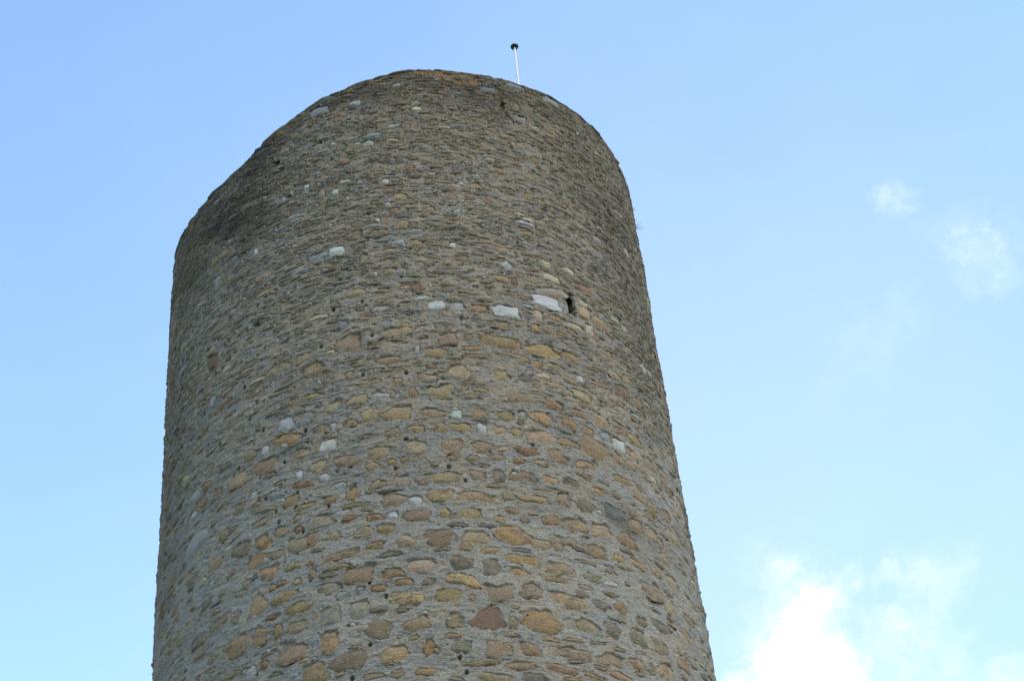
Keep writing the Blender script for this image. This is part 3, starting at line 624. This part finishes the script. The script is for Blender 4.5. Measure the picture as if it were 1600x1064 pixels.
def patch(u, v, w, h, pad):
    i0 = max(int((u - w * 0.5 - pad - uu[0]) / du), 0)
    i1 = min(int((u + w * 0.5 + pad - uu[0]) / du) + 2, NU)
    tp = float(rim(u))
    j0 = max(int((v - h * 0.5 - pad - V_LO) / (tp - V_LO) * NV) - 3, 0)
    j1 = min(int((v + h * 0.5 + pad - V_LO) / (tp - V_LO) * NV) + 4, NV)
    return slice(i0, i1), slice(j0, j1)


def local_r(s, U_, V_):
    x, y = U_ - s.u, V_ - s.v
    c, sn = math.cos(s.tilt), math.sin(s.tilt)
    x, y = (x * c + y * sn) / (s.w / 2), (-x * sn + y * c) / (s.h / 2)
    return np.hypot(x, y) / s.f(np.arctan2(y, x))


AU, AV = np.array([s.u for s in stones + fill]), np.array([s.v for s in stones + fill])
SWELL = 0.055 * (fbm(AU, AV, 1.5, 1.1, 1, 2) - 0.5) + 0.030 * (fbm(AU, AV, 0.38, 0.26, 2, 2) - 0.5)


for s, m in zip(stones + fill, SWELL):
    m = float(m)
    su_, sv_ = patch(s.u, s.v, s.w, s.h, 0.05)
    U_, V_ = UU[su_, sv_], VV[su_, sv_]
    if U_.size == 0:
        s.lift += m
        continue
    small = s.area < 0.012
    rr = local_r(s, U_, V_) + edge_n[su_, sv_] * (0.62 if not small else 0.8)
    s.lift += m + 0.006
    deep = s.lift - 0.036
    k = 1 - sm(0.80, 1.02, rr)
    H[su_, sv_] = H[su_, sv_] * (1 - k) + np.minimum(H[su_, sv_], deep) * k
    # the mortar is dressed up to the stone: a soft collar
    kk = np.exp(-((rr - 1.12) / 0.12) ** 2) * (1 - k)
    H[su_, sv_] += 0.005 * kk

# weep holes
for a, b in HOLE_PTS:
    uc = math.radians(a) * R
    rad = 0.022 + 0.010 * ((a * 7.3) % 1)
    su_, sv_ = patch(uc, b, 0.1, 0.1, 0.02)
    d = np.hypot(UU[su_, sv_] - uc, (VV[su_, sv_] - b) * 0.8) + edge_n[su_, sv_] * 0.02
    H[su_, sv_] -= 0.11 * (1 - sm(rad * 0.7, rad * 1.25, d))
# crack below the rim on the right
CR = [(24.59, 24.985), (24.68, 24.785), (25.82, 24.652), (26.97, 24.521)]
for (a0, b0), (a1, b1) in zip(CR[:-1], CR[1:]):
    p0 = np.array([math.radians(a0) * R, b0])
    p1 = np.array([math.radians(a1) * R, b1])
    su_, sv_ = patch((p0[0] + p1[0]) / 2, (b0 + b1) / 2, abs(p1[0] - p0[0]), abs(b1 - b0), 0.06)
    X, Y = UU[su_, sv_] - p0[0], VV[su_, sv_] - p0[1]
    dd = p1 - p0
    t = np.clip((X * dd[0] + Y * dd[1]) / (dd @ dd), 0, 1)
    d = np.hypot(X - t * dd[0], Y - t * dd[1]) + edge_n[su_, sv_] * 0.03
    H[su_, sv_] = np.minimum(H[su_, sv_], base_h[su_, sv_] - 0.07 * (1 - sm(0.008, 0.028, d)))
# arrow slit: an opening into the wall
su_, sv_ = patch(SLIT_U, SLIT_V, 0.5, 0.8, 0)
X, Y = UU[su_, sv_] - SLIT_U, VV[su_, sv_] - SLIT_V
inside = (1 - sm(0.075, 0.10, np.abs(X + 0.015 + edge_n[su_, sv_] * 0.03))) * (1 - sm(0.24, 0.265, np.abs(Y + edge_n[su_, sv_] * 0.03)))
CUT = (np.abs(UU - SLIT_U + 0.02 * (VV - SLIT_V) / 0.25 - edge_n * 0.05) < 0.10) & (np.abs(VV - SLIT_V - edge_n * 0.06) < 0.265)
H = np.where(CUT, H - 0.05, H)

# thin out the relief at the very top edge
P = cyl(UU, VV, H)

# ------------- albedo of the mortar, vertex by vertex
lo = np.array([0.276, 0.246, 0.205])
mid = np.array([0.248, 0.208, 0.163])
hi = np.array([0.200, 0.166, 0.126])
f1 = sm(15.0, 20.5, VV + 2.5 * (fbm(UU, VV, 2.2, 1.6, 31, 3) - 0.5))[..., None]
f2 = sm(20.5, 24.5, VV + 2.0 * (fbm(UU, VV, 1.8, 1.3, 32, 3) - 0.5))[..., None]
C = lo * (1 - f1) + mid * f1
C = C * (1 - f2) + hi * f2
# warmer, ochre wash on the right of the upper wall
wr = (sm(1.5, 3.5, UU) * sm(19.5, 22, VV) * sm(0.35, 0.62, fbm(UU, VV, 0.8, 0.5, 33, 3)))[..., None]
C = C * (1 - 0.3 * wr) + np.array([0.25, 0.21, 0.14]) * 0.3 * wr
# blotches and streaks along the courses
b1 = fbm(UU, VV, 0.9, 0.6, 34, 3)[..., None] - 0.5
b2 = fbm(UU, VV, 0.16, 0.05, 35, 3, 0.7)[..., None] - 0.5
b3 = fbm(UU, VV, 0.045, 0.025, 36, 2, 0.7)[..., None] - 0.5
calm = 0.55 + 0.45 * f1          # the lower wall was repointed and is more even
C = C * (1 + 0.40 * b1 + 0.80 * b2 * calm + 0.60 * b3 * calm)
hue = fbm(UU, VV, 0.30, 0.12, 37, 3)[..., None] - 0.5
C = C * (1 + hue * np.array([0.24, 0.03, -0.26]))
# small ochre and black flecks (lichen and soot)
fl = sm(0.66, 0.80, fbm(UU, VV, 0.11, 0.06, 38, 2, 0.8))[..., None]
C = C * (1 - 0.55 * fl) + np.array([0.30, 0.22, 0.12]) * 0.55 * fl
ink = sm(0.69, 0.84, fbm(UU, VV, 0.10, 0.045, 39, 2, 0.8))[..., None] * (0.5 + 0.5 * f1)
C = C * (1 - 0.70 * ink * calm)
STAINS_AND_SHADE = ((-38.4, 23.25, 0.65, 1.00, .30), (-35.0, 22.8, 0.55, 0.60, .22), (-43, 23.3, 0.5, 0.6, .4), (-48, 23.6, 0.5, 0.5, .35),
          (-33, 24.2, 0.5, 0.5, .35), (-60, 23.2, 1.1, 1.3, .3), (38.8, 16.4, 0.40, 0.35, .15), (42, 16.3, 0.4, 0.2, .3),
          (52, 24.3, 1.2, 0.8, .2), (20, 25.0, 1.5, 0.4, .25), (-5, 24.9, 1.4, 0.35, .2), (60, 21.5, 1.1, 3.2, .24), (48, 23.2, 1.0, .8, .2), (-66, 19, .8, 4.5, .2))  # last entry: tall strip of shade painted into the left edge


def grime_and_shade(u, v):
    """soot and old weathering, plus shade painted down the left edge, on mortar and stones alike"""
    g = np.ones(np.shape(u), np.float32)
    for a, b, ru, rv, k in STAINS_AND_SHADE:
        d = np.hypot((u - math.radians(a) * R) / ru, (v - b) / rv) + 1.6 * (fbm(u, v, 0.40, 0.22, 51, 4, 0.65) - 0.5)
        g = g * (1 - k * (1 - sm(0.45, 1.25, d)))
    dr = rim(u) - v + 0.5 * (fbm(u, v, 0.5, 0.3, 52, 3) - 0.5)
    return g * (1 - 0.36 * (1 - sm(0.05, 0.75, dr)))


paint = grime_and_shade(UU, VV)
ALL = stones + fill
g_all = grime_and_shade(np.array([s.u for s in ALL]), np.array([s.v for s in ALL]))
for s, g_ in zip(ALL, g_all):
    s.a, s.b = s.a * g_, s.b * g_
C = C * paint[..., None]
LICH = [(-59.75, 24.19, .22), (-62.98, 24.15, .16), (-4.23, 25.28, .2), (6.2, 25.42, .22), (11.16, 25.38, .32), (16.5, 25.40, .26), (-10.93, 25.12, .15),
        (-25.09, 24.74, .14), (-28.14, 24.62, .12), (0.2, 25.40, .14), (-50, 24.15, .12), (33, 25.5, .12), (47, 25.5, .1), (60, 25.5, .12)]
for a, b, rad in LICH:
    d = np.hypot((UU - math.radians(a) * R), (VV - b) * 1.4) / rad + 1.4 * (fbm(UU, VV, 0.10, 0.07, 53, 3) - 0.5)
    k = (1 - sm(0.4, 0.95, d))[..., None] * 0.6
    C = C * (1 - k) + np.array([0.27, 0.15, 0.055]) * k
C = np.clip(C, 0.01, 0.9)

ii, jj = np.meshgrid(np.arange(NU - 1), np.arange(NV - 1), indexing='ij')
q = (ii * NV + jj).ravel()
faces = np.stack([q, q + NV, q + NV + 1, q + 1], -1)
cf = CUT.ravel()
faces = faces[~(cf[faces].all(1))]
tower = bpy.data.objects.new('round_tower', None)
tower.empty_display_size = 1
link(tower)
tower['label'] = 'ruined round stone tower of ochre rubble and grey mortar with a sloping broken top'
tower['category'] = 'tower'
wall_me = mesh_np('wall', P.reshape(-1, 3), faces, M_MORTAR, uv=np.stack([UU.ravel(), VV.ravel()], -1), cols={'tone': C.reshape(-1, 3)})
link(bpy.data.objects.new('wall', wall_me), tower)

# rest of the shell: back half, base, wall head and inside
R_IN = 3.3


def shell(name, th, rows_fn, tone, parent):
    rows = []
    for k in range(len(th)):
        rows.append(rows_fn(th[k], k))
    A = np.array(rows)
    n, m_ = A.shape[:2]
    a, b = np.meshgrid(np.arange(n - 1), np.arange(m_ - 1), indexing='ij')
    q_ = (a * m_ + b).ravel()
    f_ = np.stack([q_, q_ + m_, q_ + m_ + 1, q_ + 1], -1)
    V_ = A.reshape(-1, 3)
    uvs = np.stack([np.arctan2(V_[:, 0], -V_[:, 1]) * R, V_[:, 2] + np.hypot(V_[:, 0], V_[:, 1])], -1)
    r_ = np.random.default_rng(3)
    cc = np.array(tone)[None] * r_.uniform(0.75, 1.2, (len(V_), 1))
    me = mesh_np(name, V_, f_, M_MORTAR, uv=uvs, cols={'tone': cc})
    return link(bpy.data.objects.new(name, me), parent)


rg = np.random.default_rng(9)
th_b = np.radians(np.linspace(91.9, 268.1, 120))


def back_rows(t, k):
    tz = float(np.interp((math.degrees(t) + 180) % 360 - 180, RIM_T, RIM_Z))
    out = []
    for j in range(90):
        zz = V_LO - 0.02 + (tz - V_LO + 0.02) * j / 89
        rr = R + (rg.normal(0, 0.012) if 0 < k < 119 else 0.0)
        out.append((rr * math.sin(t), -rr * math.cos(t), zz))
    return out


shell('rear_wall', th_b, back_rows, (0.23, 0.21, 0.17), tower)
th_a = np.radians(np.linspace(-180, 180, 241))


def base_rows(t, k):
    out = []
    for j in range(60):
        zz = -0.5 + (V_LO + 0.004 + 0.5) * j / 59
        rr = R + (0.012 * math.sin(k * 2.3 + j * 1.7) if 0 < k < 240 else 0) + max(0, (1.2 - zz)) * 0.08
        out.append((rr * math.sin(t), -rr * math.cos(t), zz))
    return out


shell('tower_base', th_a, base_rows, (0.27, 0.25, 0.21), tower)


def head_rows(t, k):
    d = (math.degrees(t) + 180) % 360 - 180
    tz = float(np.interp(d, RIM_T, RIM_Z))
    if k in (0, 240):
        d = 180
        tz = 25.1
    out = [((R + 0.01) * math.sin(t), -(R + 0.01) * math.cos(t), tz - 0.10)]
    for f in (0.02, 0.25, 0.5, 0.75, 1.0):
        rr = R + (R_IN - R) * f
        out.append((rr * math.sin(t), -rr * math.cos(t), tz - 0.035 + 0.02 * math.sin(k * 1.3 + f * 9) * (0 if k in (0, 240) else 1)))
    for j in range(1, 12):
        out.append((R_IN * math.sin(t), -R_IN * math.cos(t), tz + (22.5 - tz) * j / 11))
    return out


shell('wall_head', th_a, head_rows, (0.22, 0.20, 0.16), tower)
# platform inside the parapet
pv = [(R_IN * 1.05 * math.sin(a), -R_IN * 1.05 * math.cos(a), 23.9) for a in th_a[:-1]] + [(0, 0, 23.9)]
n = len(pv) - 1
pf = np.array([(i, (i + 1) % n, n) for i in range(n)])
pme = mesh_np('platform', pv, pf, M_MORTAR, uv=np.array(pv)[:, :2], cols={'tone': np.full((len(pv), 3), 0.2)})
link(bpy.data.objects.new('platform', pme), tower)


# ---------------------------------------------------------------- stone meshes
def stone_geo(s, nseg=12):
    r_ = np.random.default_rng(s.seed + 9)
    ph = np.linspace(0, 2 * math.pi, nseg, endpoint=False) + r_.uniform(0, 0.3)
    ro = s.f(ph)
    c, sn = math.cos(s.tilt), math.sin(s.tilt)
    pts = []
    rough = min(0.011, s.h * 0.07)
    for fr, hh in ((1.12, -0.022), (0.98, -0.008), (0.62, s.dome * 0.75)):
        x, y = np.cos(ph) * ro * fr * s.w / 2, np.sin(ph) * ro * fr * s.h / 2
        hv = s.lift + hh + r_.normal(0, rough, nseg) * (1 if fr < 1.05 else 0.3) + s.sl * y + s.sx * x
        pts.append(np.stack([s.u + x * c - y * sn, s.v + x * sn + y * c, hv], -1))
    if nseg <= 8:
        pts = [pts[0], pts[2]]
    ctr = np.array([[s.u + r_.normal(0, s.w * .05), s.v + r_.normal(0, s.h * .05), s.lift + s.dome + r_.normal(0, rough)]])
    A = np.concatenate(pts + [ctr])
    k = len(pts)
    fc = []
    for a in range(k - 1):
        for i in range(nseg):
            j = (i + 1) % nseg
            fc.append((a * nseg + i, a * nseg + j, (a + 1) * nseg + j))
            fc.append((a * nseg + i, (a + 1) * nseg + j, (a + 1) * nseg + i))
    b0 = (k - 1) * nseg
    for i in range(nseg):
        fc.append((b0 + i, b0 + (i + 1) % nseg, k * nseg))
    return A, np.array(fc)


def overhangs(A, s):
    # keep faces out of the opening
    return A


stones.sort(key=lambda s: -s.area)
singles, rest = stones[:300], stones[300:]
for s in singles:
    A, fc = stone_geo(s, 9 if s.area < 0.03 else 10)
    Pw = cyl(A[:, 0], A[:, 1], A[:, 2])
    o3 = cyl(np.array([s.u]), np.array([s.v]), np.array([0.0]))[0]
    cn = len(A)
    me = mesh_np('stone', Pw - o3, fc, M_PALE if s.pale else M_STONE, uv=A[:, :2] + np.array([s.seed % 37, 0]),
                 cols={'tone_a': np.tile(s.a, (cn, 1)), 'tone_b': np.tile(s.b, (cn, 1))})
    o = bpy.data.objects.new('stone', me)
    o.location = o3
    link(o, tower)
VA, FA, UA, CA, CB, k, MI = [], [], [], [], [], 0, []
for s in rest + fill:
    A, fc = stone_geo(s, 10 if s.area > 0.012 else 8)
    VA.append(cyl(A[:, 0], A[:, 1], A[:, 2]))
    FA.append(fc + k)
    UA.append(A[:, :2] + np.array([s.seed % 37, 0]))
    CA.append(np.tile(s.a, (len(A), 1)))
    CB.append(np.tile(s.b, (len(A), 1)))
    MI.append(np.full(len(fc), 1 if s.pale else 0, np.int32))
    k += len(A)
me = mesh_np('small_stones', np.concatenate(VA), np.concatenate(FA), M_STONE, uv=np.concatenate(UA),
             cols={'tone_a': np.concatenate(CA), 'tone_b': np.concatenate(CB)})
me.materials.append(M_PALE)
me.polygons.foreach_set('material_index', np.concatenate(MI))
o = link(bpy.data.objects.new('small_stones', me), tower)
o['kind'] = 'stuff'
print('stones', len(singles), len(rest), len(fill))


# ---------------------------------------------------------------- arrow slit: dark chamber behind, dressed jamb stones
def block(name, u, v, h, du_, dv, dh, a, b, seed, label=None, parent=tower, e=0.25):
    """a worn squared block: rounded box in wall coordinates, centre (u, v, h), sizes du, dv, dh"""
    r_ = np.random.default_rng(seed)
    G = 5
    vs, fs = [], []
    import itertools
    idx = {}
    def vid(p):
        if p not in idx:
            x, y, z_ = [2 * c / (G - 1) - 1 for c in p]
            l = (abs(x) ** 6 + abs(y) ** 6 + abs(z_) ** 6) ** (1 / 6) / max(abs(x), abs(y), abs(z_))
            x, y, z_ = x / l, y / l, z_ / l
            j = r_.normal(0, 0.03, 3)
            idx[p] = len(vs)
            vs.append((u + (x + j[0]) * du_ / 2, v + (y + j[1]) * dv / 2, h + (z_ + j[2]) * dh / 2))
        return idx[p]
    for ax in range(3):
        for side in (0, G - 1):
            for i in range(G - 1):
                for j in range(G - 1):
                    qd = []
                    for (p_, q_) in ((i, j), (i + 1, j), (i + 1, j + 1), (i, j + 1)):
                        c = [p_, q_]
                        c.insert(ax, side)
                        qd.append(vid(tuple(c)))
                    if (side == 0) != (ax == 1):
                        qd.reverse()
                    fs.append(qd)
    A = np.array(vs)
    Pw = cyl(A[:, 0], A[:, 1], A[:, 2])
    o3 = cyl(np.array([u]), np.array([v]), np.array([0.0]))[0]
    me = mesh_np(name, Pw - o3, np.array(fs), M_STONE, uv=np.stack([A[:, 0] + A[:, 2], A[:, 1]], -1),
                 cols={'tone_a': np.tile(np.array(a), (len(A), 1)), 'tone_b': np.tile(np.array(b), (len(A), 1))})
    o_ = bpy.data.objects.new(name, me)
    o_.location = o3
    link(o_, parent)
    if label:
        o_['label'] = label
    return o_


J = SLIT_U + 0.125
block('jamb_stone', J + 0.125, SLIT_V - 0.115, -0.085, 0.26, 0.26, 0.25, (.44, .30, .16), (.40, .29, .18), 3, 'orange jamb stone beside the arrow slit')
block('jamb_stone', J + 0.135, SLIT_V + 0.095, -0.11, 0.25, 0.17, 0.27, (.40, .36, .27), (.27, .19, .12), 4, 'cream jamb stone beside the arrow slit')
# closed stone-lined chamber behind the opening
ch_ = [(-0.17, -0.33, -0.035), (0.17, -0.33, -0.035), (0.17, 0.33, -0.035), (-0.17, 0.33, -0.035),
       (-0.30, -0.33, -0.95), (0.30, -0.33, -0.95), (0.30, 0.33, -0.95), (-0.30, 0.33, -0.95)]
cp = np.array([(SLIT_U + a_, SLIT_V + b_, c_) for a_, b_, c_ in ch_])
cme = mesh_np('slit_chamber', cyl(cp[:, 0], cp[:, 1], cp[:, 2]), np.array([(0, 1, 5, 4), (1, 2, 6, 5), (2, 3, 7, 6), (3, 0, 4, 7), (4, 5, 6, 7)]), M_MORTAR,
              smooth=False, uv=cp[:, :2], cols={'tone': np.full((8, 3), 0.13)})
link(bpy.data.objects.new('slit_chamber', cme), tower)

# coping: thin slate slabs bedded along the broken wall head
deg = -91.0
k = 0
while deg < 91:
    w = rg.uniform(0.18, 0.62)
    dd = math.degrees(w / R)
    c = deg + dd / 2
    cu = math.radians(c) * R
    zz = float(rim(np.array([cu]))[0])
    th = rg.uniform(0.05, 0.09)
    col = rg.choice(['d', 'n', 'g', 'n', 'p'])
    ob = block('coping_stone', 0, 0, 0, 1, 1, 1, PAL[col], PAL['d'], 700 + k)
    # follow the slope of the broken top
    e_ = 0.02
    sl = float((rim(np.array([cu + 0.2])) - rim(np.array([cu - 0.2])))[0] / 0.4)
    r_ = np.random.default_rng(900 + k)
    co = np.empty(len(ob.data.vertices) * 3, np.float32)
    ob.data.vertices.foreach_get('co', co)
    co = co.reshape(-1, 3)
    # template block: x along wall (metres 1), z up, y depth
    x = co[:, 0] * (w * 1.0)
    y = co[:, 1] + 0.0
    y = (y - y.mean()) * 0.55
    zc = co[:, 2] * th
    ct, st = math.cos(cu / R), math.sin(cu / R)
    rr = R - 0.262 + rg.uniform(-0.012, 0.012)
    z2 = zc + x * sl + 0.0
    X = (rr - y) * st + x * ct
    Y = -(rr - y) * ct + x * st
    new = np.stack([X - rr * st, Y + rr * ct, z2], -1)
    ob.data.vertices.foreach_set('co', new.astype(np.float32).ravel())
    ob.data.update()
    ob.location = (rr * st, -rr * ct, zz - 0.020 + rg.normal(0, 0.007))
    deg += dd * rg.uniform(0.90, 0.97)
    k += 1

# ---------------------------------------------------------------- flagpole
M_POLE = simple_material('white_painted_metal', (0.56, 0.56, 0.57), 0.5, 0.0, 0.05)
M_CAP = simple_material('black_plastic', (0.02, 0.021, 0.022), 0.45, 0.0, 0.1)
M_ROPE = simple_material('rope', (0.45, 0.45, 0.45), 0.9, 0.0, 0.2)


def lathe(name, prof, mat, parent, n=24, lean=(0, 0)):
    vs, fs = [], []
    for r0, z0 in prof:
        for i in range(n):
            a = 2 * math.pi * i / n
            vs.append((r0 * math.cos(a) + lean[0] * z0, r0 * math.sin(a) + lean[1] * z0, z0))
    for j in range(len(prof) - 1):
        for i in range(n):
            k2 = (i + 1) % n
            fs.append((j * n + i, j * n + k2, (j + 1) * n + k2, (j + 1) * n + i))
    me_ = mesh_np(name, vs, np.array(fs), mat)
    o_ = bpy.data.objects.new(name, me_)
    return link(o_, parent)


POLE_T, POLE_R = math.radians(48.6), 3.2
POLE_TOP = 28.78
pole = bpy.data.objects.new('flagpole', None)
link(pole)
pole.location = (POLE_R * math.sin(POLE_T) - 0.055, -POLE_R * math.cos(POLE_T), 23.9)
pole['label'] = 'thin white flagpole with a black disc cap rising behind the tower rim'
pole['category'] = 'flagpole'
hp = POLE_TOP - 23.9
LEAN = (0.016, 0.0)
lathe('base_plate', [(0.0, 0.0), (0.13, 0.0), (0.13, 0.02), (0.05, 0.03), (0.045, 0.12), (0.0, 0.12)], M_POLE, pole, lean=LEAN)
lathe('pole', [(0.028, 0.02), (0.028, 1.5), (0.026, hp * 0.6), (0.0225, hp - 0.02), (0.0, hp)], M_POLE, pole, lean=LEAN)
lathe('cap', [(0.0, hp - 0.035), (0.072, hp - 0.035), (0.082, hp - 0.015), (0.082, hp + 0.005), (0.06, hp + 0.025), (0.0, hp + 0.03)], M_CAP, pole, lean=LEAN)
rp = lathe('halyard', [(0.004, 0.8), (0.004, hp - 0.03)], M_ROPE, pole, n=6, lean=LEAN)
rp.location = (0.05, -0.008, 0)

# ---------------------------------------------------------------- plants rooted in the wall
M_DRY = simple_material('dry_grass', (0.16, 0.15, 0.09), 0.9, 0.0, 0.3)
M_GREEN = simple_material('green_leaf', (0.055, 0.085, 0.025), 0.8, 0.0, 0.35)
M_MOSS = simple_material('moss', (0.045, 0.05, 0.02), 1.0, 0.0, 0.5)


def wall_point(deg_, v_):
    u_ = np.array([math.radians(deg_) * R])
    return cyl(u_, np.array([v_]), relief(u_, np.array([v_])) - 0.01)[0]


def tuft(deg_, v_, nb, ln, mat, label, seed, name='grass_tuft', cat='grass tuft', wid=0.0022, up_=0.6):
    r_ = random.Random(seed)
    o3 = wall_point(deg_, v_)
    nrm = Vector((math.sin(math.radians(deg_)), -math.cos(math.radians(deg_)), 0))
    tan = Vector((math.cos(math.radians(deg_)), math.sin(math.radians(deg_)), 0))
    vs, fs = [], []
    for b_ in range(nb):
        d = (nrm * r_.uniform(0.5, 1.0) + tan * r_.uniform(-0.7, 0.7) + Vector((0, 0, 1)) * r_.uniform(up_ - 0.6, up_ + 0.5)).normalized()
        L_ = ln * r_.uniform(0.4, 1.0)
        side = d.cross(Vector((0.3, 0.2, 1))).normalized()
        base = tan * r_.uniform(-0.02, 0.02) + Vector((0, 0, r_.uniform(-0.015, 0.015)))
        k0 = len(vs)
        for i in range(5):
            t = i / 4
            c = base + d * (L_ * t) + Vector((0, 0, -0.35 * L_ * t * t))
            wd = wid * (1 - 0.75 * t)
            vs += [tuple(c - side * wd), tuple(c + side * wd), tuple(c + nrm * wd * 0.5)]
        for i in range(4):
            a = k0 + i * 3
            for (p_, q_) in ((0, 1), (1, 2), (2, 0)):
                fs.append((a + p_, a + q_, a + 3 + q_, a + 3 + p_))
    o_ = bpy.data.objects.new(name, mesh_np(name, vs, np.array(fs), mat))
    o_.location = o3
    o_['label'] = label
    o_['category'] = cat
    o_['group'] = 'plants rooted in the tower wall'
    return link(o_)


tuft(78.5, 24.70, 15, 0.36, M_DRY, 'wispy dry grass sticking out of the right edge, largest of the tufts there', 1)
tuft(77.5, 25.10, 9, 0.16, M_DRY, 'short dry tuft on the right edge just above the large wispy one', 2)
tuft(71.0, 25.45, 8, 0.16, M_DRY, 'tiny dry tuft on the right shoulder of the tower close under the rim', 3)
tuft(-28.48, 23.90, 26, 0.13, M_GREEN, 'dark green plant clump under the sloping upper left rim', 4, 'wall_plant', 'wall plant', 0.012, 0.2)
tuft(-33.68, 20.37, 24, 0.11, M_GREEN, 'small green plant on bare mortar at the left, level with the arrow slit', 5, 'wall_plant', 'wall plant', 0.010, 0.5)
tuft(24.55, 24.90, 22, 0.11, M_GREEN, 'green plant at the top of the short crack below the flagpole', 6, 'wall_plant', 'wall plant', 0.010, 0.2)
tuft(-27.2, 23.68, 16, 0.09, M_GREEN, 'tiny green sprig just below the dark green clump at upper left', 7, 'wall_plant', 'wall plant', 0.010, 0.2)

# ---------------------------------------------------------------- ground
gm = bpy.data.materials.new('grass_and_gravel')
gm.use_nodes = True
t = gm.node_tree
b = t.nodes['Principled BSDF']
b.inputs['Roughness'].default_value = 1.0
tcg = N(t, 'ShaderNodeTexCoord')
ng = N(t, 'ShaderNodeTexNoise', inp={'Scale': 0.35, 'Detail': 10.0, 'Roughness': 0.65})
t.links.new(tcg.outputs['Object'], ng.inputs['Vector'])
rp_ = N(t, 'ShaderNodeValToRGB')
rp_.color_ramp.elements[0].position = 0.42
rp_.color_ramp.elements[0].color = (0.06, 0.085, 0.03, 1)
rp_.color_ramp.elements[1].position = 0.6
rp_.color_ramp.elements[1].color = (0.23, 0.20, 0.15, 1)
t.links.new(ng.outputs['Fac'], rp_.inputs[0])
t.links.new(rp_.outputs[0], b.inputs['Base Color'])
gv, gf = [(0, 0, 0)], []
rings = [3, 6, 10, 16, 25, 40, 70, 120, 220, 500, 1200, 3000]
for k, r0 in enumerate(rings):
    for i in range(48):
        a = 2 * math.pi * i / 48
        gv.append((r0 * math.cos(a), r0 * math.sin(a), 0.05 * math.sin(a * 3 + k) if k > 2 else 0))
for i in range(48):
    gf.append((0, 1 + i, 1 + (i + 1) % 48, 0))
gt = np.array([(0, 1 + i, 1 + (i + 1) % 48) for i in range(48)])
gq = np.array([(1 + k * 48 + i, 1 + (k + 1) * 48 + i, 1 + (k + 1) * 48 + (i + 1) % 48, 1 + k * 48 + (i + 1) % 48) for k in range(len(rings) - 1) for i in range(48)])
go = link(bpy.data.objects.new('ground', mesh_np('ground', gv, [gt, gq], gm)))
go['kind'] = 'structure'
